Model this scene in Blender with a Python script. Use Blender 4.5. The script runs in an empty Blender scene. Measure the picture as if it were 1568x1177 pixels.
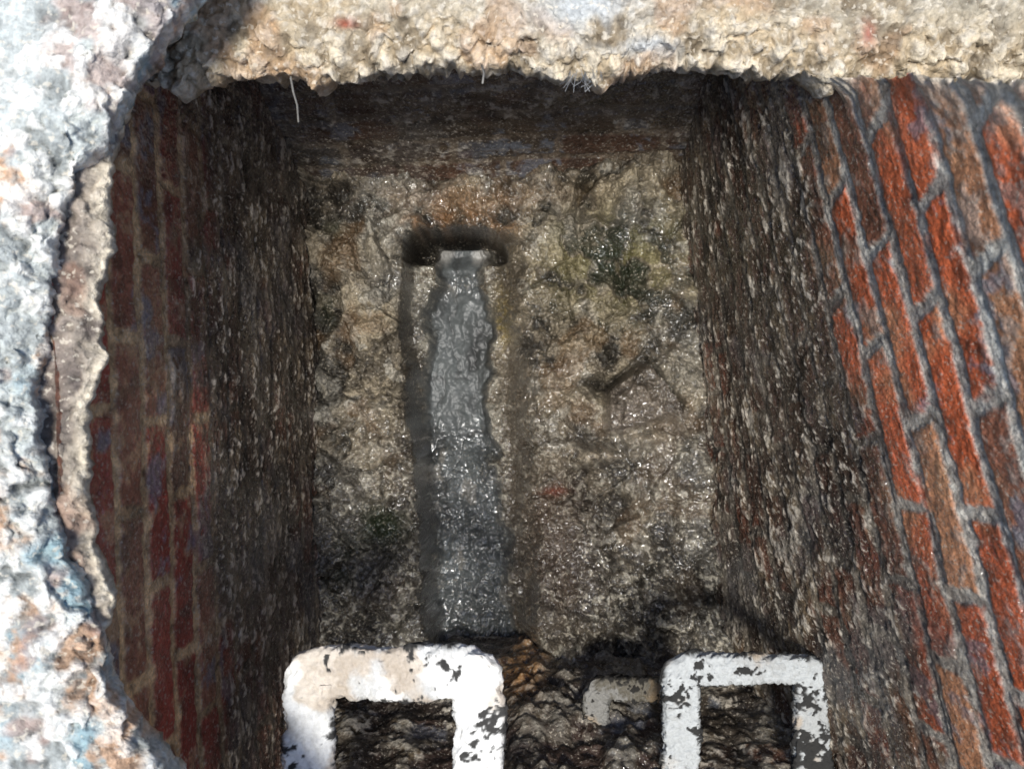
import bpy, math, numpy as np
from mathutils import Vector
sc=bpy.context.scene
F=1300.0; CX=784.0; CY=588.0; Z0=0.60
rng=np.random.default_rng(4)
# ---------- numpy noise ----------
def h3(ix,iy,iz,seed=0):
    ix=ix.astype(np.int64);iy=iy.astype(np.int64);iz=iz.astype(np.int64)
    n=(ix*374761393+iy*668265263+iz*2147483647+seed*974634777)&0xffffffff
    n=((n^(n>>13))*1274126177)&0xffffffff
    n=((n^(n>>16))*2246822519)&0xffffffff
    n=n^(n>>15)
    return (n&0xffffff)/float(0xffffff)
def vn(x,y,seed=0):
    x0=np.floor(x);y0=np.floor(y)
    fx=x-x0;fy=y-y0
    fx=fx*fx*(3-2*fx);fy=fy*fy*(3-2*fy)
    z=np.zeros_like(x0);r=0
    for a in (0,1):
        wx=fx if a else 1-fx
        for b in (0,1):
            wy=fy if b else 1-fy
            r=r+wx*wy*h3(x0+a,y0+b,z,seed)
    return r*2-1
def fbm(x,y,sc_,o=4,seed=0,g=.5):
    r=0;a=1;t=0
    for i in range(o):
        k=sc_*(2.03**i);c,s=math.cos(i*1.1+.4),math.sin(i*1.1+.4)
        r=r+a*vn((x*c-y*s)*k+i*7.3,(x*s+y*c)*k-i*3.1,seed+i);t+=a;a*=g
    return r/t*1.25
def worley(x,y,s,seed=0):
    x=x*s;y=y*s
    x0=np.floor(x);y0=np.floor(y)
    f1=np.full(x.shape,9.);f2=np.full(x.shape,9.);cid=np.zeros(x.shape)
    z=np.zeros_like(x0)
    for i in (-1,0,1):
        for j in (-1,0,1):
            px=x0+i+h3(x0+i,y0+j,z,seed);py=y0+j+h3(x0+i,y0+j,z,seed+50)
            d=np.hypot(px-x,py-y)
            m=d<f1
            f2=np.where(m,f1,np.minimum(f2,d))
            cid=np.where(m,h3(x0+i,y0+j,z,seed+90),cid)
            f1=np.where(m,d,f1)
    return f1,f2,cid
def ss(a,b,x):
    t=np.clip((x-a)/(b-a),0,1);return t*t*(3-2*t)
def mixc(c1,c2,m):
    return c1*(1-m[...,None])+np.array(c2)*m[...,None]
def mixa(c1,c2,m):
    return c1*(1-m[...,None])+c2*m[...,None]
def gauss(u,v,cu,cv,su,sv):
    return np.exp(-((u-cu)/su)**2-((v-cv)/sv)**2)
# ---------- mesh ----------
def grid(name,X,Y,Z,col,rough,mat,flip=False,smooth=True,wet=None,silt=None):
    n,m=X.shape
    co=np.stack([X,Y,Z],-1).reshape(-1,3).astype(np.float32)
    idx=np.arange(n*m).reshape(n,m)
    a=idx[:-1,:-1];b=idx[1:,:-1];c=idx[1:,1:];d=idx[:-1,1:]
    q=np.stack([a,d,c,b] if flip else [a,b,c,d],-1).reshape(-1,4)
    me=bpy.data.meshes.new(name)
    me.vertices.add(len(co));me.vertices.foreach_set('co',co.ravel())
    me.loops.add(q.size);me.loops.foreach_set('vertex_index',q.ravel().astype(np.int32))
    me.polygons.add(len(q));me.polygons.foreach_set('loop_start',(np.arange(len(q))*4).astype(np.int32))
    try: me.polygons.foreach_set('loop_total',np.full(len(q),4,dtype=np.int32))
    except Exception: pass
    me.update(calc_edges=True)
    at=me.color_attributes.new('col','FLOAT_COLOR','POINT')
    cc=np.ones((n*m,4),dtype=np.float32);cc[:,:3]=np.clip(col,0.002,.9).reshape(-1,3);cc[:,3]=np.clip(rough,.06,1).reshape(-1)
    at.data.foreach_set('color',cc.ravel())
    if wet is not None:
        a2=me.attributes.new('wet','FLOAT','POINT');a2.data.foreach_set('value',np.clip(wet,0,1).astype(np.float32).ravel())
    a3=me.attributes.new('grit','FLOAT','POINT')
    a3.data.foreach_set('value',(np.ones(n*m) if silt is None else np.clip(1-silt,0,1)).astype(np.float32).ravel())
    if smooth: me.polygons.foreach_set('use_smooth',np.ones(len(me.polygons),dtype=bool))
    me.materials.append(mat)
    ob=bpy.data.objects.new(name,me);sc.collection.objects.link(ob)
    return ob
def make_mat(name,fine=260,bump=.6,dist=.004,var=.5,spec=.5,speck=0.0,speckcol=(.6,.55,.45,1),thr=.6,coat=0.0,cdist=.004,csilt=.12,gritattr=True):
    m=bpy.data.materials.new(name);m.use_nodes=True
    nt=m.node_tree;N=nt.nodes;L=nt.links;bs=N['Principled BSDF']
    at=N.new('ShaderNodeAttribute');at.attribute_name='col'
    ga=N.new('ShaderNodeAttribute');ga.attribute_name='grit'
    wa=N.new('ShaderNodeAttribute');wa.attribute_name='wet'
    tc=N.new('ShaderNodeTexCoord')
    n1=N.new('ShaderNodeTexNoise');n1.inputs['Scale'].default_value=fine;n1.inputs['Detail'].default_value=5;n1.inputs['Roughness'].default_value=.65
    L.new(tc.outputs['Object'],n1.inputs['Vector'])
    n2=N.new('ShaderNodeTexVoronoi');n2.inputs['Scale'].default_value=fine*.5
    L.new(tc.outputs['Object'],n2.inputs['Vector'])
    mr=N.new('ShaderNodeMapRange');mr.inputs['From Min'].default_value=.32;mr.inputs['From Max'].default_value=.68
    mr.inputs['To Min'].default_value=1-var;mr.inputs['To Max'].default_value=1+var
    L.new(n1.outputs['Fac'],mr.inputs['Value'])
    sf=mr.outputs['Result']
    if coat>0:
        # silt is even in tone: blend the fine variation out where there is no grit
        mf=N.new('ShaderNodeMix');mf.data_type='FLOAT';mf.inputs[2].default_value=1.0
        gm=N.new('ShaderNodeMapRange');gm.inputs['To Min'].default_value=.15
        L.new(ga.outputs['Fac'],gm.inputs['Value']);L.new(gm.outputs['Result'],mf.inputs[0]);L.new(mr.outputs['Result'],mf.inputs[3])
        sf=mf.outputs[0]
    vm=N.new('ShaderNodeVectorMath');vm.operation='SCALE'
    L.new(at.outputs['Color'],vm.inputs[0]);L.new(sf,vm.inputs['Scale'])
    src=vm.outputs['Vector']
    if speck>0:  # pale flecks: light grit, on wet materials also painted glints
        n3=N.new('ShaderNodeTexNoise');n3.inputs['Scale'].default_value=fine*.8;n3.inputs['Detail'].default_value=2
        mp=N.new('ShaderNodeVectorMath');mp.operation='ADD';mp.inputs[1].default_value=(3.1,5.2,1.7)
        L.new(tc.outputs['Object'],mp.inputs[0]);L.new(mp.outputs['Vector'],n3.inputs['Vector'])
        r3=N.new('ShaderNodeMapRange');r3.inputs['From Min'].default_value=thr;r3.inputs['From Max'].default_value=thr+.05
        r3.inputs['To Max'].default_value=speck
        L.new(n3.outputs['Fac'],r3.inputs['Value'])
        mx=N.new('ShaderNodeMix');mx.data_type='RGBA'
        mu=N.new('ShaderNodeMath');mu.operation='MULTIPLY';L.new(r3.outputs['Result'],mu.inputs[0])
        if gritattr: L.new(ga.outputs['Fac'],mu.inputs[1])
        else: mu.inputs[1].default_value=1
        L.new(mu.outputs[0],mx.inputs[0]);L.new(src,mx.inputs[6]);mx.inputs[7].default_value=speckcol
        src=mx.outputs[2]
    L.new(src,bs.inputs['Base Color'])
    L.new(at.outputs['Alpha'],bs.inputs['Roughness'])
    ad=N.new('ShaderNodeMath');ad.operation='MULTIPLY_ADD';ad.inputs[1].default_value=-.8
    L.new(n2.outputs['Distance'],ad.inputs[0]);L.new(n1.outputs['Fac'],ad.inputs[2])
    bp=N.new('ShaderNodeBump');bp.inputs['Strength'].default_value=bump;bp.inputs['Distance'].default_value=dist
    L.new(ad.outputs[0],bp.inputs['Height'])
    if coat>0:
        mm=N.new('ShaderNodeMapRange');mm.inputs['To Min'].default_value=.02*bump;mm.inputs['To Max'].default_value=bump
        L.new(ga.outputs['Fac'],mm.inputs['Value']);L.new(mm.outputs['Result'],bp.inputs['Strength'])
    L.new(bp.outputs['Normal'],bs.inputs['Normal'])
    bs.inputs['Specular IOR Level'].default_value=spec
    if coat>0:
        n5=N.new('ShaderNodeTexNoise');n5.inputs['Scale'].default_value=fine*.7;n5.inputs['Detail'].default_value=1.0
        L.new(tc.outputs['Object'],n5.inputs['Vector'])
        b5=N.new('ShaderNodeBump');b5.inputs['Distance'].default_value=cdist
        m5=N.new('ShaderNodeMapRange');m5.inputs['To Min'].default_value=csilt;m5.inputs['To Max'].default_value=1.0
        L.new(ga.outputs['Fac'],m5.inputs['Value']);L.new(m5.outputs['Result'],b5.inputs['Strength'])
        L.new(n5.outputs['Fac'],b5.inputs['Height'])
        L.new(b5.outputs['Normal'],bs.inputs['Coat Normal'])
        L.new(wa.outputs['Fac'],bs.inputs['Coat Weight'])
        bs.inputs['Coat Roughness'].default_value=.05
        bs.inputs['Coat IOR'].default_value=1.6
    return m
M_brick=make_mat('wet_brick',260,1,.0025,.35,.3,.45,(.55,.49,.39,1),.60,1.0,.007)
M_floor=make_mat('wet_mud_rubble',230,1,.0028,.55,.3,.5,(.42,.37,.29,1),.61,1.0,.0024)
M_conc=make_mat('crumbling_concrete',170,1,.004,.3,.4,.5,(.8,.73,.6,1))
M_iron=make_mat('corroded_paint',220,.5,.003,.12,.2)
M_gnd=make_mat('weathered_concrete_ground',60,.6,.006,.3,.3)

# ---------- walls ----------
def bricks(s,d,seed,jw=.011,off=0,shear=0,ch=.075,lenb=.225):
    s=s+shear
    s=s+.004*fbm(s,d,14,2,seed+5)+.002*fbm(s,d,70,2,seed+6);d=d+.003*fbm(s,d,9,3,seed+9)+.0015*fbm(s,d,60,3,seed+8)
    c=np.floor(d/ch);fd=d-c*ch
    a=s+off+np.where(c%2==0,0,lenb/2)+.02*h3(c,c*0,c*0,seed+3)
    k=np.floor(a/lenb);fa=a-k*lenb
    e=np.minimum(np.minimum(fd,ch-fd),np.minimum(fa,lenb-fa))
    e=e+.003*fbm(s,d,60,3,seed+13)+.0015*fbm(s,d,180,2,seed+14)
    mort=1-ss(jw*.42,jw*.72,e)
    return mort,h3(c,k,c*0,seed),h3(c,k,c*0,seed+1)
def wall(kind,name):
    if kind in('left','right'):
        s=np.arange(-.95,.66,.0027);d=np.arange(.60 if kind=='right' else .80,1.76,.0023)
    else:
        s=np.arange(-.75,.85,.003);d=np.arange(.60 if kind=='near' else .9,1.78,.0026)
    S,Dd=np.meshgrid(s,d,indexing='ij')
    seed={'left':10,'right':30,'far':50,'near':70}[kind]
    cut=None
    if kind=='right':
        lim=(.361+.010*fbm(Dd,Dd*0,22,3,33)+.004*fbm(Dd,Dd*0,110,2,34))*Dd
        lim=np.where(Dd<.95,lim,9.)
        cut=np.exp(-np.clip(lim-S,0,9)/.018)
        S=np.minimum(S,lim)
    sh=0
    if kind=='right': sh=.38*(Dd-1.0)*ss(-.25,.1,S)
    mort,r1,r2=bricks(S,Dd,seed,.0145 if kind=='right' else .0125,{'left':.03,'right':.045,'far':0,'near':0}[kind],sh,.058 if kind=='right' else .060,.19)
    big=fbm(S,Dd,6,4,seed+20);mid=fbm(S,Dd,25,4,seed+21);fin=fbm(S,Dd,120,3,seed+22)
    stk=fbm(S*.45,Dd*1.3,60,4,seed+23)
    if kind=='right':
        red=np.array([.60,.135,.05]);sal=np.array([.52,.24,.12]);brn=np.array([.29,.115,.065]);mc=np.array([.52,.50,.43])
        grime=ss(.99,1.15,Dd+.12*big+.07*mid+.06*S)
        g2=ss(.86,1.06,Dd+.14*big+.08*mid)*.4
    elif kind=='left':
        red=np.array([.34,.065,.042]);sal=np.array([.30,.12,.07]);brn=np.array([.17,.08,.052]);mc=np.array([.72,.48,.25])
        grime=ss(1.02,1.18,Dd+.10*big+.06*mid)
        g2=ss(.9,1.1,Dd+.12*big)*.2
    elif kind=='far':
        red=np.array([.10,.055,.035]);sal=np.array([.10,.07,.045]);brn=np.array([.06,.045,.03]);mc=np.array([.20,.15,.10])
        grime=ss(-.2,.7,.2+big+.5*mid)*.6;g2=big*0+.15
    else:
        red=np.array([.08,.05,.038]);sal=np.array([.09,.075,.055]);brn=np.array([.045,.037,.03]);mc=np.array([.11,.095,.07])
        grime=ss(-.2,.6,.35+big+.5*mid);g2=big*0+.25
    col=red+0*S[...,None]
    col=mixc(col,sal,ss(.48,.6,r1));col=mixc(col,brn,ss(.80,.84,r1))
    col=col*(.8+.4*r2+.3*mid+.25*fin)[...,None]
    if kind=='right': col=mixc(col,(.52,.32,.17),ss(.1,.6,fbm(S,Dd,11,4,seed+91)+.3*(S/.3).clip(-1,1))*.5)
    col=mixc(col,mc*.75,ss(.25,.5,mid+.5*fin)*.5)
    col=mixc(col,(.04,.028,.022),ss(.22,.58,fbm(S,Dd,30,4,seed+44))*.5)
    col=mixc(col,(.19,.22,.26),ss(.42,.6,fbm(S,Dd,13,3,seed+40)+.25*fin)*.6)
    col=mixa(col,(mc+0*S[...,None])*(.78+.5*fin+.45*mid)[...,None],mort*.93*ss(-1.0,-.3,fbm(S,Dd,20,3,seed+47)))
    if kind=='far': col=mixc(col,(.16,.12,.08),ss(.15,.4,fbm(S*.15,Dd*1.5,40,4,seed+70))*.5)
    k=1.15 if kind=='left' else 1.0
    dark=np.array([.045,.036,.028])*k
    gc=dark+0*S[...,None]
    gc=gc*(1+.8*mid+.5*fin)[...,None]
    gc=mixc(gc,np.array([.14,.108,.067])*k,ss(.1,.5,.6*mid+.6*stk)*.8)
    gc=mixc(gc,(.60,.54,.44),ss(.32,.41,.65*fin+.45*stk+.2*mid)*.9)  # pale flecks painted in as glints on the grimy brick
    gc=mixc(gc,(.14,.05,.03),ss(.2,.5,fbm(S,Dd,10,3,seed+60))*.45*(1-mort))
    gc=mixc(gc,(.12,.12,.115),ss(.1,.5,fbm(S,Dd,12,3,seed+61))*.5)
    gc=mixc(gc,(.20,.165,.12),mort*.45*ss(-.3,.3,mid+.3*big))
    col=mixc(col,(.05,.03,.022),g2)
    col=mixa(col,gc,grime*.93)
    disp=-.0022*mort*(1-.4*grime)+.002*(r2-.5)+.0016*mid+.0012*fin
    disp=disp+grime*(.002*mid+.0018*stk+.001*fin)+.003*big
    rough=np.maximum(.36-.10*grime+.12*mort+.12*fin,.2)
    wet=ss(-.3,.2,fbm(S,Dd,9,3,seed+80))*.9+.1
    if kind=='left':
        x0=-.372-.072*(1.6-Dd)-.035*S
        X=x0+disp;Y=S;fl=True
    elif kind=='right':
        col=mixc(col,(.62,.54,.42),cut*ss(-.4,.2,mid+.3))
        disp=disp+.02*cut*(.6+mid)
        t=(1.6-Dd)
        slope=-.09-.2*np.clip(t/.8,0,1.2)
        X=.353+.15*t+slope*S-disp;Y=S;fl=False
    elif kind=='far':
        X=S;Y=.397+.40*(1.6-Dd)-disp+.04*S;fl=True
    else:
        U=CX+F*S/Dd
        w1,w2,ci=worley(S+.01*mid,Dd*1.5+.01*fin,32,5)
        reg=ss(765,810,U)*(1-ss(1010,1080,U))
        cl=reg*ss(.9,1.15,Dd+.1*big)
        lump=cl*(.016*np.clip(.6+big+.6*mid,0,1.5)+.008*(1-w1))
        disp=disp+lump+.005*np.clip(mid,-1,1)+.006*big+.004*(1-w1)
        tan=ss(-.1,.4,mid+.3*fin)*cl
        col=mixc(col,(.09,.08,.065),tan*.8);
        col=mixc(col,(.24,.22,.18),ss(.3,.6,mid+.4*fin)*.55)
        col=mixc(col,(.45,.24,.09),gauss(U,Dd,800,1.56,30,.09)*.9*ss(-.3,.2,fin+.2))
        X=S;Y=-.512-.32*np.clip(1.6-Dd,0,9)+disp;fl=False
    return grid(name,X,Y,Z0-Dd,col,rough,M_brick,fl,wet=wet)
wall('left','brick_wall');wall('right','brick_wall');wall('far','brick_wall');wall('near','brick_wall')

# ---------- floor ----------
u=np.arange(400,1180,1.15);v=np.arange(190,1090,1.2)
U,V=np.meshgrid(u,v,indexing='ij')
x=(U-CX)/F*1.6;y=(CY-V)/F*1.6
big=fbm(x,y,5,4,101);mid=fbm(x,y,28,4,102);fin=fbm(x,y,120,3,103);med=fbm(x,y,13,5,104,.6)
w1,w2,ci=worley(x+.012*mid,y+.012*mid+.003*fin,30,7)
v1,v2,cj=worley(x+.004*fin,y+.003*mid,95,8)
k1,k2,ck=worley(x+.03*med+.008*mid,y+.03*fbm(x,y,13,4,177)+.008*mid,9.5,9)
ip=lambda pts:np.interp(V,[p[0] for p in pts],[p[1] for p in pts])
Lb=ip([(340,618),(420,612),(520,616),(620,626),(720,638),(860,646),(990,656)])+8*fbm(x,y,18,3,110)
Rb=ip([(340,772),(420,768),(520,772),(640,780),(760,788),(900,792),(990,798)])+8*fbm(x,y,18,3,111)
vm=ss(346,358,V-.0020*(U-697)**2+4*mid)
chan=ss(-3,16,U-Lb)*(1-ss(-10,44,U-Rb))*vm
sl=ip([(350,658),(400,662),(430,668),(470,656),(520,650),(600,646),(700,646),(760,654),(820,660),(900,664),(990,672)])
sr=ip([(350,742),(400,734),(430,730),(470,746),(520,756),(575,756),(600,738),(660,746),(740,760),(820,774),(900,776),(990,786)])
nn=13*fbm(x,y,24,4,120)
slud=ss(-8,10,U-sl+nn)*(1-ss(-10,8,U-sr-nn*1.4))*vm
bench=1-chan
patch=ss(-.25,.25,fbm(x,y,7,3,175))
peb=np.sqrt(np.clip(1-(w1*1.35)**2,0,1));pb2=np.sqrt(np.clip(1-(v1*1.4)**2,0,1))
crack=1-ss(.0,.10,k2-k1)
h=bench*(.026*big+.030*med+.013*mid+(.0015+.004*patch)*fin+.010*peb*ss(.6,.8,ci)+.0045*patch*pb2*ss(.4,.6,cj))
h+=bench*(.030*(ck-.5)-.012*crack)
rm=1-np.abs(fbm(x,y,8,4,170))*2.4
h+=bench*.020*np.clip(rm,0,1)
h-=chan*.12
h+=chan*(1-slud)*(.040+.028*med+.016*mid+.008*peb+.004*pb2+.003*fin)
wetv=np.clip(ss(630,720,V+30*med)+.9*gauss(U,V,700,425,30,16),0,1)
fold=np.abs(fbm(x+.012*mid,y*.4,20,4,190))
h+=slud*(.004*big+.008*med+(.002+.012*wetv)*mid+.0025*wetv*fin+.003*wetv*pb2)
h+=slud*(.010+.010*wetv)*fold
lip=np.exp(-((V-(336+.0022*(U-697)**2))/15)**2)*ss(590,640,U)*(1-ss(770,830,U))
h+=lip*.035*(1+.5*mid)
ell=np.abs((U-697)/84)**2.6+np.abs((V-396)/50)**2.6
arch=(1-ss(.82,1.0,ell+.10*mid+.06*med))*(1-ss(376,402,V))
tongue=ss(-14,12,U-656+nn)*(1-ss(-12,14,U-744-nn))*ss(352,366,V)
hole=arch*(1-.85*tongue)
h-=hole*.15
h-=.05*gauss(U,V,590,812,40,34)
h-=.05*gauss(U,V,918,590,34,18)
h+=.045*gauss(U,V,905,695,60,16)+.04*gauss(U,V,975,668,45,14)
wv=548+(.80*np.clip(985-U,0,200)+1.35*np.clip(U-985,0,200))
pk=np.minimum(np.minimum((U-922)/10.,(V-wv)/9.),(1050-U-.15*(V-620))/10.)
pk=np.minimum(pk,(668-.28*(U-930)-V)/14.)
tri=np.clip(pk+.4*mid,0,1)
h+=tri*(.060-.0003*(V-600)+.004*mid-.028*med)
tw=np.exp(-((V-wv+4)/6)**2)*ss(925,940,U)*(1-ss(1040,1055,U))
h-=tw*.016
h+=.022*gauss(U,V,1010,900,90,70)*(1+mid)+.03*gauss(U,V,940,300,90,40)*(1+mid)+.025*gauss(U,V,545,360,40,30)
h-=.03*gauss(U,V,885,320,6,40)
X=x;Y=y
base=np.array([.118,.098,.070])
cav=bench*(.8*med+.6*mid+.5*(ck-.5)+.3*(peb-.6)*ss(.6,.8,ci)+.2*patch*(pb2-.6))  # relief mask: paints shade and dirt into hollows, light onto lumps
col=base+0*U[...,None]
col=col*(1+.4*mid+.5*fin*(.4+.6*patch)+.5*big)[...,None]
col=mixc(col,(.27,.225,.155),ss(.05,.5,cav+.35*fin)*.75)
col=mixc(col,(.15,.147,.13),ss(.0,.4,fbm(x,y,6,4,155))*.5)
col=mixc(col,(.36,.34,.29),ss(.75,.85,ci)*.5*bench*ss(-.2,.2,fin+.2))
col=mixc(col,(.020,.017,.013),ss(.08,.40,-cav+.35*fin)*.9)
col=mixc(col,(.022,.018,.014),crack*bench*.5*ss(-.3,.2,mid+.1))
col=mixc(col,(.16,.095,.045),ss(.2,.5,fbm(x,y,13,3,150))*.4*bench)
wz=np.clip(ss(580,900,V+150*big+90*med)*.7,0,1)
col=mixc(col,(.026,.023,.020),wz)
col=mixc(col,(.40,.37,.30),ss(.33,.44,fin+.4*mid)*.85*wz)  # pale specks painted as glints over the wet zone
col=mixc(col,(.055,.038,.028),gauss(U,V,850,830,55,110)*.8)
col=mixc(col,(.11,.10,.025),gauss(U,V,950,400,120,75)*ss(-.2,.2,mid)*.7)
col=mixc(col,(.014,.020,.008),gauss(U,V,950,400,120,75)*ss(.05,.35,-mid)*.8)
col=mixc(col,(.16,.115,.02),gauss(U,V,770,480,14,50)*.8*ss(-.2,.3,fin+.2))
col=mixc(col,(.014,.020,.006),np.clip(gauss(U,V,585,805,35,30)*1.3+gauss(U,V,520,860,22,35)*.7+gauss(U,V,500,470,20,30)*.5+gauss(U,V,510,350,18,14)*.6,0,1)*ss(-.2,.25,mid+.15))
col=mixc(col,(.17,.09,.04),np.clip(lip*1.0+gauss(U,V,720,305,150,22)*.6,0,1)*ss(-.3,.4,mid+.2)*.85)
wallside=chan*(1-slud)
col=mixc(col,(.27,.255,.21),wallside*ss(-.15,.25,fin+mid)*.65*(1-ss(-25,-5,U-Rb)))
edge=np.clip(1-np.abs(U-Lb-6)/20,0,1)*vm  # bench-edge shadow, painted down the channel's left side
col=mixc(col,(.014,.012,.010),np.clip(edge*1.2,0,1)*.75*ss(-.6,.2,med+.3))
col=mixc(col,(.06,.045,.03),np.clip(1-np.abs(U-Rb-14)/34,0,1)*vm*.6*ss(-.5,.1,med+.1))
col=mixa(col,np.array([.075,.060,.047])*(1+.6*mid+.5*fin)[...,None],tri*.85)
col=mixc(col,(.010,.009,.007),np.clip(tw*.85+gauss(U,V,918,588,28,14),0,1)*.85)  # wedge shadow painted into its creases and the hollow beside it
col=mixc(col,(.27,.22,.155),np.clip(gauss(U,V,905,693,50,10)+gauss(U,V,975,664,40,8),0,1)*.7*ss(-.3,.3,fin+.2))
col=mixc(col,(.10,.03,.018),gauss(U,V,848,750,20,8)*.9)
sc1=np.array([.062,.069,.070])*(1+.35*med+.4*fbm(x,y*.4,18,4,141))[...,None]
col=mixa(col,sc1,slud*.95)
col=mixc(col,(.018,.018,.018),slud*ss(.10,.02,fold)*.5)
col=mixc(col,(.018,.018,.018),slud*ss(.15,.45,fbm(x,y*.6,16,4,140))*.5)
col=mixc(col,(.16,.15,.13),slud*ss(.2,.4,fbm(x,y*.5,30,4,142))*.6*wetv)
col=mixc(col,(.26,.25,.23),tongue*arch*ss(16,30,np.abs(U-700+nn))*.75)
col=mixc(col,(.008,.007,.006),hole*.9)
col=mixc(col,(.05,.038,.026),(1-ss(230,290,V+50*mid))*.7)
rough=np.maximum(.40+.15*fin-.14*wz,.2)*(1-slud)+(.45-.15*wetv)*slud
wet=bench*np.clip(ss(-.15,.3,fbm(x,y,8,4,160)+.3*big+.6*wz),.0,1)+chan*(1-slud)*.9+slud*(.0+1.0*wetv)
wet=wet*(1-hole)
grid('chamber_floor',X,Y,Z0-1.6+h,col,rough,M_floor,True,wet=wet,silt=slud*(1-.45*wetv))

def P(u_,v_,d): return Vector(((u_-CX)/F*d,(CY-v_)/F*d,Z0-d))

# ---------- edge plates ----------
def plate(name,axis,pts,d,prof,lo,hi,step,jag,colf,mat,seed,rub):
    tt=np.arange(lo,hi,step)
    e=np.interp(tt,[p[0] for p in pts],[p[1] for p in pts])
    e=e+jag*fbm(tt,tt*0+seed,40,4,seed)+jag*.6*fbm(tt,tt*0+seed,130,2,seed+5)
    s=np.array([p[0] for p in prof]);z=np.array([p[1] for p in prof])
    T,S=np.meshgrid(tt,s,indexing='ij');E=np.repeat(e[:,None],len(s),1);ZZ=np.repeat(z[None,:],len(tt),0)
    A=T; B=E+S if axis=='y' else E-S
    ar=np.cumsum(np.concatenate([[0],np.hypot(np.diff(s),np.diff(z))]));AR=np.repeat(ar[None,:],len(tt),0)+ (E if axis=='y' else -E)
    big=fbm(A,AR,9,3,seed+30);mid=fbm(A,AR,38,4,seed+31);fin=fbm(A,AR,150,3,seed+32)
    w1,w2,ci=worley(A+.004*mid,AR+.004*fin,62,seed+33);p1,p2,cj=worley(A+.001*fin,AR,150,seed+34)
    front=np.exp(-np.clip(S-.02,0,9)/.045)
    r=rub*(.2+1.0*front)
    peb=np.sqrt(np.clip(1-(w1*1.5)**2,0,1))*ss(.25,.5,ci);pb2=np.sqrt(np.clip(1-(p1*1.5)**2,0,1))
    dz=r*(.009*mid+.008*peb+.0045*pb2+.002*fin+.008*big)
    db=r*(.004*mid+.002*fin-.006*peb-.003*pb2+.005)*front
    crev=(1-np.clip(peb+.6*pb2,0,1))  # crevice mask: shade between pebbles goes into the colour
    co,ro=colf(A,B,S,AR,big,mid,fin,ci,cj,crev,front)
    if axis=='y': X=A;Y=B+db;fl=False
    else: X=B-db;Y=A;fl=True
    return grid(name,X,Y,Z0-d+ZZ+dz,co,ro,mat,fl)
def prof(th,bev,bz,far):
    p=[(.12,-th),(.03,-th),(.012,-th*.9),(.006,-th*.7),(.002,-th*.5)]
    n=int(bev/.002)
    for i in range(n+1):
        t=i/n;p.append((t*bev,-bz*(1-t)**1.6))
    sx=bev
    while sx<.26: sx+=.0022;p.append((sx,0))
    while sx<far: sx+=.02;p.append((sx,0))
    return p
def slabcol(A,B,S,AR,big,mid,fin,ci,cj,crev,front):
    c=np.array([.42,.335,.22])+0*A[...,None]
    c=c*(1+.35*mid+.3*fin)[...,None]
    c=mixc(c,(.34,.325,.27),ss(-.1,.4,big+.3*mid+.35)*(1-front)*.9)
    c=mixc(c,(.76,.67,.51),ss(.5,.75,ci)*.75*(1-crev)*front)
    c=mixc(c,(.62,.57,.48),ss(.6,.8,cj)*.6*(1-crev))
    c=mixc(c,(.42,.20,.08),ss(.2,.45,fbm(A,AR,17,3,77))*.35)
    c=mixc(c,(.11,.085,.055),crev*ss(-.3,.4,-mid)*.8)
    c=mixc(c,(.33,.07,.04),np.clip(gauss(A,B,-.18,.39,.012,.006)+gauss(A,B,.385,.38,.008,.012),0,1)*.8)
    c=mixc(c,(.5,.56,.6),np.clip(gauss(A,B,.08,.405,.06,.03)+gauss(A,B,.15,.365,.04,.008),0,1)*.7*ss(-.4,.2,mid+.2))
    return c,.5+.15*fin
sp=[(100,112),(235,112),(262,130),(300,128),(360,112),(385,120),(440,108),(475,136),(520,112),(560,108),(590,98),(620,96),(700,98),(740,105),(770,100),(800,100),(860,116),(880,106),(905,112),(925,127),(960,105),(1030,94),(1100,93),(1140,98),(1200,108),(1240,105),(1285,131),(1330,106),(1400,110),(1465,121),(1500,106),(1520,132),(1568,118),(1700,120)]
ds=.93
plate('concrete_slab','y',[((a-CX)/F*ds,(CY-b)/F*ds) for a,b in sp],.92,prof(.09,.045,.028,.62),-.66,1.0,.0021,.007,slabcol,M_conc,301,1.0)
def ringcol(A,B,S,AR,big,mid,fin,ci,cj,crev,front):
    c=np.array([.47,.50,.48])+0*A[...,None]
    c=c*(1+.35*mid+.3*fin)[...,None]
    c=mixc(c,(.21,.35,.40),ss(-.05,.35,fbm(A,AR,8,3,61)+.3*mid)*.8)
    c=mixc(c,(.60,.30,.12),ss(.1,.4,fbm(A,AR,15,4,62)+.2*fin)*.7)
    c=mixc(c,(.46,.24,.17),ss(.2,.45,fbm(A,AR,22,3,63))*.45)
    c=mixc(c,(.85,.84,.78),ss(.55,.75,ci)*.7*(1-crev))
    c=mixc(c,(.08,.085,.08),crev*ss(-.2,.4,-mid)*.8)
    return c,.3+.15*fin
dr=.785
rp=[(-300,480),(-60,345),(0,300),(60,252),(110,218),(150,200),(190,176),(225,165),(262,130),(310,108),(400,92),(450,84),(600,68),(700,70),(800,96),(850,112),(900,138),(960,156),(1000,165),(1060,188),(1120,225),(1177,262),(1300,340),(1500,520)]
rp=rp[::-1]
plate('manhole_frame','x',[((CY-b)/F*dr,(a-CX)/F*dr-.006) for b,a in rp],.76,prof(.08,.05,.03,.62),-.53,.5,.0021,.003,ringcol,M_conc,331,.8)
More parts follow.
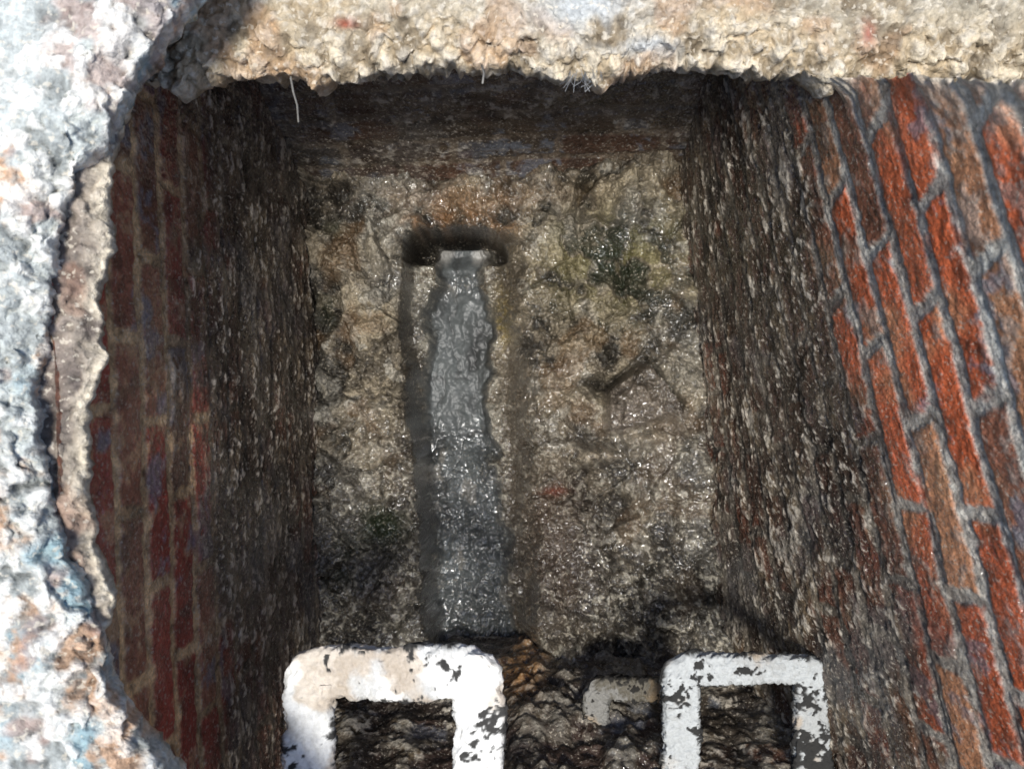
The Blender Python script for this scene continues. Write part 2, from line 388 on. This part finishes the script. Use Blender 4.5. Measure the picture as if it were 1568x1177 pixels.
def ledgecol(A,B,S,AR,big,mid,fin,ci,cj,crev,front):
    c=np.array([.22,.18,.155])+0*A[...,None]
    c=c*(1+.4*mid+.3*fin)[...,None]
    lipm=np.exp(-np.clip(S,0,9)/.011)
    c=mixc(c,(.78,.69,.53),lipm*ss(-.6,.1,mid+.2))
    c=mixc(c,(.3,.13,.07),ss(.15,.5,fbm(A,AR,18,3,65))*.4)
    c=mixc(c,(.07,.06,.05),crev*.5)
    return c,.5+.1*fin
dl=.815
lp=[(-100,215),(150,206),(200,186),(240,174),(280,182),(330,175),(400,172),(450,158),(520,158),(545,166),(600,150),(640,140),(700,138),(760,138),(800,146),(860,160),(915,186),(935,180),(965,168),(1050,176),(1300,190)]
lp=lp[::-1]
plate('mortar_ledge','x',[((CY-b)/F*dl,(a-CX)/F*dl-.004) for b,a in lp],.805,prof(.05,.02,.012,.3),-.6,.6,.0021,.0045,ledgecol,M_conc,361,.5)

# ---------- step irons ----------
def iron(name,u0,u1,vtop,d,bar,leg,ywall,seed,darkf,tone,grad=0):
    x0=(u0-CX)/F*d;x1=(u1-CX)/F*d;yt=(CY-vtop)/F*d
    lw=leg/F*d;bw=bar/F*d
    r=.010
    xa=x0+lw/2;xb=x1-lw/2;yb=yt-bw/2
    pts=[(xa,ywall)]
    n=170
    for t in np.linspace(0,1,n)[1:]: pts.append((xa,ywall+(yb-r-ywall)*t))
    for a in np.linspace(0,math.pi/2,12)[1:]: pts.append((xa+r-r*math.cos(a),yb-r+r*math.sin(a)))
    for t in np.linspace(0,1,n)[1:]: pts.append((xa+r+(xb-xa-2*r)*t,yb))
    for a in np.linspace(0,math.pi/2,12)[1:]: pts.append((xb-r+r*math.sin(a),yb-r+r*math.cos(a)))
    for t in np.linspace(0,1,n)[1:]: pts.append((xb,yb-r+(ywall-yb+r)*t))
    pts=np.array(pts)
    tan=np.gradient(pts,axis=0);tan/=np.linalg.norm(tan,axis=1)[:,None]
    nor=np.stack([-tan[:,1],tan[:,0]],1)
    m=80
    q=np.linspace(0,4,m+1);ca=[];sa=[]
    for t in q:
        if t<=1.7: ca.append(1-2*t/1.7);sa.append(1)
        elif t<=2: ca.append(-1);sa.append(1-2*(t-1.7)/.3)
        elif t<=3.7: ca.append(-1+2*(t-2)/1.7);sa.append(-1)
        else: ca.append(1);sa.append(-1+2*(t-3.7)/.3)
    ca=np.array(ca);sa=np.array(sa)
    rd=np.clip((np.abs(ca)-.8)/.2,0,1)
    sa=sa*np.sqrt(np.clip(1-.75*rd**2,0,1))
    horiz=np.abs(tan[:,0])
    W=(lw*(1-horiz)+bw*horiz)/2;Hh=.011
    Xc=pts[:,0][:,None]+nor[:,0][:,None]*W[:,None]*ca[None,:]
    Yc=pts[:,1][:,None]+nor[:,1][:,None]*W[:,None]*ca[None,:]
    Zc=np.repeat((Hh*sa)[None,:],len(pts),0)
    mi=fbm(Xc+Zc,Yc-Zc,34,4,seed);fi=fbm(Xc+Zc,Yc,150,3,seed+2);bg=fbm(Xc,Yc,14,3,seed+4)
    k=.0055*mi+.003*fi
    Xc+=nor[:,0][:,None]*ca*k*1.3;Yc+=nor[:,1][:,None]*ca*k*1.3;Zc+=k*.8
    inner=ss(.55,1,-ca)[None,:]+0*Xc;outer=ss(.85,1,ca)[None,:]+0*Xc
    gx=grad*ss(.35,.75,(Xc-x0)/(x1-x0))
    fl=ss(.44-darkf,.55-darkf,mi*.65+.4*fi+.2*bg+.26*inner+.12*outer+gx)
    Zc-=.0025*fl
    co=np.array(tone)*(1+.12*fi+.1*mi)[...,None]
    co=mixc(co,(.27,.27,.26),ss(.0,.4,fbm(Xc,Yc,22,3,seed+9)+.4*fi)*.5)
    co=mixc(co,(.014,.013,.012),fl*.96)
    co=mixc(co,(.36,.24,.12),ss(.15,.45,-bg+.4*mi)*.5*(1-fl))
    return grid(name,Xc,Yc,Z0-d+Zc,co,.45+.4*fl,M_iron,False)
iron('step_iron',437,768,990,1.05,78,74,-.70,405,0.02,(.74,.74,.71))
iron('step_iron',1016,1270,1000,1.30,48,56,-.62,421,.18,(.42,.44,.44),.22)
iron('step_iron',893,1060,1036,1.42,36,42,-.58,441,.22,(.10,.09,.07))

# ---------- cobweb / strands ----------
def strands(name,lines,rad,colr):
    cu=bpy.data.curves.new(name,'CURVE');cu.dimensions='3D';cu.bevel_depth=rad;cu.bevel_resolution=1
    for ln in lines:
        s=cu.splines.new('POLY');s.points.add(len(ln)-1)
        for i,p in enumerate(ln): s.points[i].co=(*p,1)
    m=bpy.data.materials.new(name+'_material');m.use_nodes=True
    nt=m.node_tree;bs=nt.nodes['Principled BSDF']
    n=nt.nodes.new('ShaderNodeTexNoise');n.inputs['Scale'].default_value=200
    cr=nt.nodes.new('ShaderNodeValToRGB');cr.color_ramp.elements[0].color=(colr[0]*.4,colr[1]*.4,colr[2]*.4,1);cr.color_ramp.elements[1].color=(*colr,1)
    nt.links.new(n.outputs['Fac'],cr.inputs['Fac']);nt.links.new(cr.outputs['Color'],bs.inputs['Base Color'])
    bs.inputs['Roughness'].default_value=.4
    cu.materials.append(m)
    ob=bpy.data.objects.new(name,cu);sc.collection.objects.link(ob)
ln=[]
for i in range(22):
    a=rng.uniform(868,925);b=a+rng.uniform(-22,22)
    p0=P(a,108+rng.uniform(-4,6),.92);p1=P(b,rng.uniform(122,142),.96)
    mdl=(p0+p1)/2+Vector((rng.uniform(-.004,.004),0,-.008))
    ln.append([p0,mdl,p1])
strands('cobweb',ln,.00035,(.7,.72,.72))
strands('root_strand',[[P(738,100,.91),P(741,112,.93),P(739,127,.94)],[P(445,118,.91),P(449,140,.93),P(455,160,.95),P(457,186,.98)]],.0012,(.5,.48,.43))

# ---------- ground ----------
def ground():
    xs=[-150,-20,-4,-1.6,-.88,.72,1.6,4,20,150]
    ys=[-150,-20,-4,-1.6,-.86,.92,1.6,4,20,150]
    zt=Z0-.60
    vs=[(a,b,zt) for a in xs for b in ys];n=len(ys);fs=[]
    for i in range(len(xs)-1):
        for j in range(n-1):
            if i==4 and j==4: continue
            fs.append((i*n+j,(i+1)*n+j,(i+1)*n+j+1,i*n+j+1))
    c=[(-.88,-.86),(.72,-.86),(.72,.92),(-.88,.92)]
    b0=len(vs)
    for a,b in c: vs.append((a,b,zt))
    for a,b in c: vs.append((a,b,Z0-.97))
    for i in range(4): fs.append((b0+i,b0+(i+1)%4,b0+4+(i+1)%4,b0+4+i))
    me=bpy.data.meshes.new('ground');me.from_pydata(vs,[],fs);me.update()
    at=me.color_attributes.new('col','FLOAT_COLOR','POINT')
    for i in range(len(vs)): at.data[i].color=(.22,.2,.17,.8)
    me.materials.append(M_gnd)
    ob=bpy.data.objects.new('ground',me);sc.collection.objects.link(ob)
ground()

# ---------- light ----------
tr=Vector((.02,.12,-1)).normalized()
sd=bpy.data.lights.new('sun','SUN');sd.energy=5;sd.angle=math.radians(13);sd.color=(1,.97,.92)
so=bpy.data.objects.new('sun',sd);sc.collection.objects.link(so);so.rotation_euler=tr.to_track_quat('-Z','Y').to_euler();so.location=(0,0,5)
w=bpy.data.worlds.new('World');sc.world=w;w.use_nodes=True
nt=w.node_tree;bg=nt.nodes['Background'];sk=nt.nodes.new('ShaderNodeTexSky');sk.sky_type='NISHITA';sk.sun_disc=False
sk.sun_elevation=math.asin(-tr.z);sk.sun_rotation=math.atan2(-tr.x,-tr.y)
nt.links.new(sk.outputs['Color'],bg.inputs['Color']);bg.inputs['Strength'].default_value=.15
# ---------- camera ----------
cd=bpy.data.cameras.new('camera');co_=bpy.data.objects.new('camera',cd);sc.collection.objects.link(co_)
cd.sensor_width=36;cd.lens=36*F/1568;co_.location=(0,0,Z0);cd.clip_start=.02;cd.clip_end=500
cd.dof.use_dof=True;cd.dof.focus_distance=1.3;cd.dof.aperture_fstop=8.0
sc.camera=co_
sc.view_settings.view_transform='Standard';sc.view_settings.look='None';sc.view_settings.exposure=0
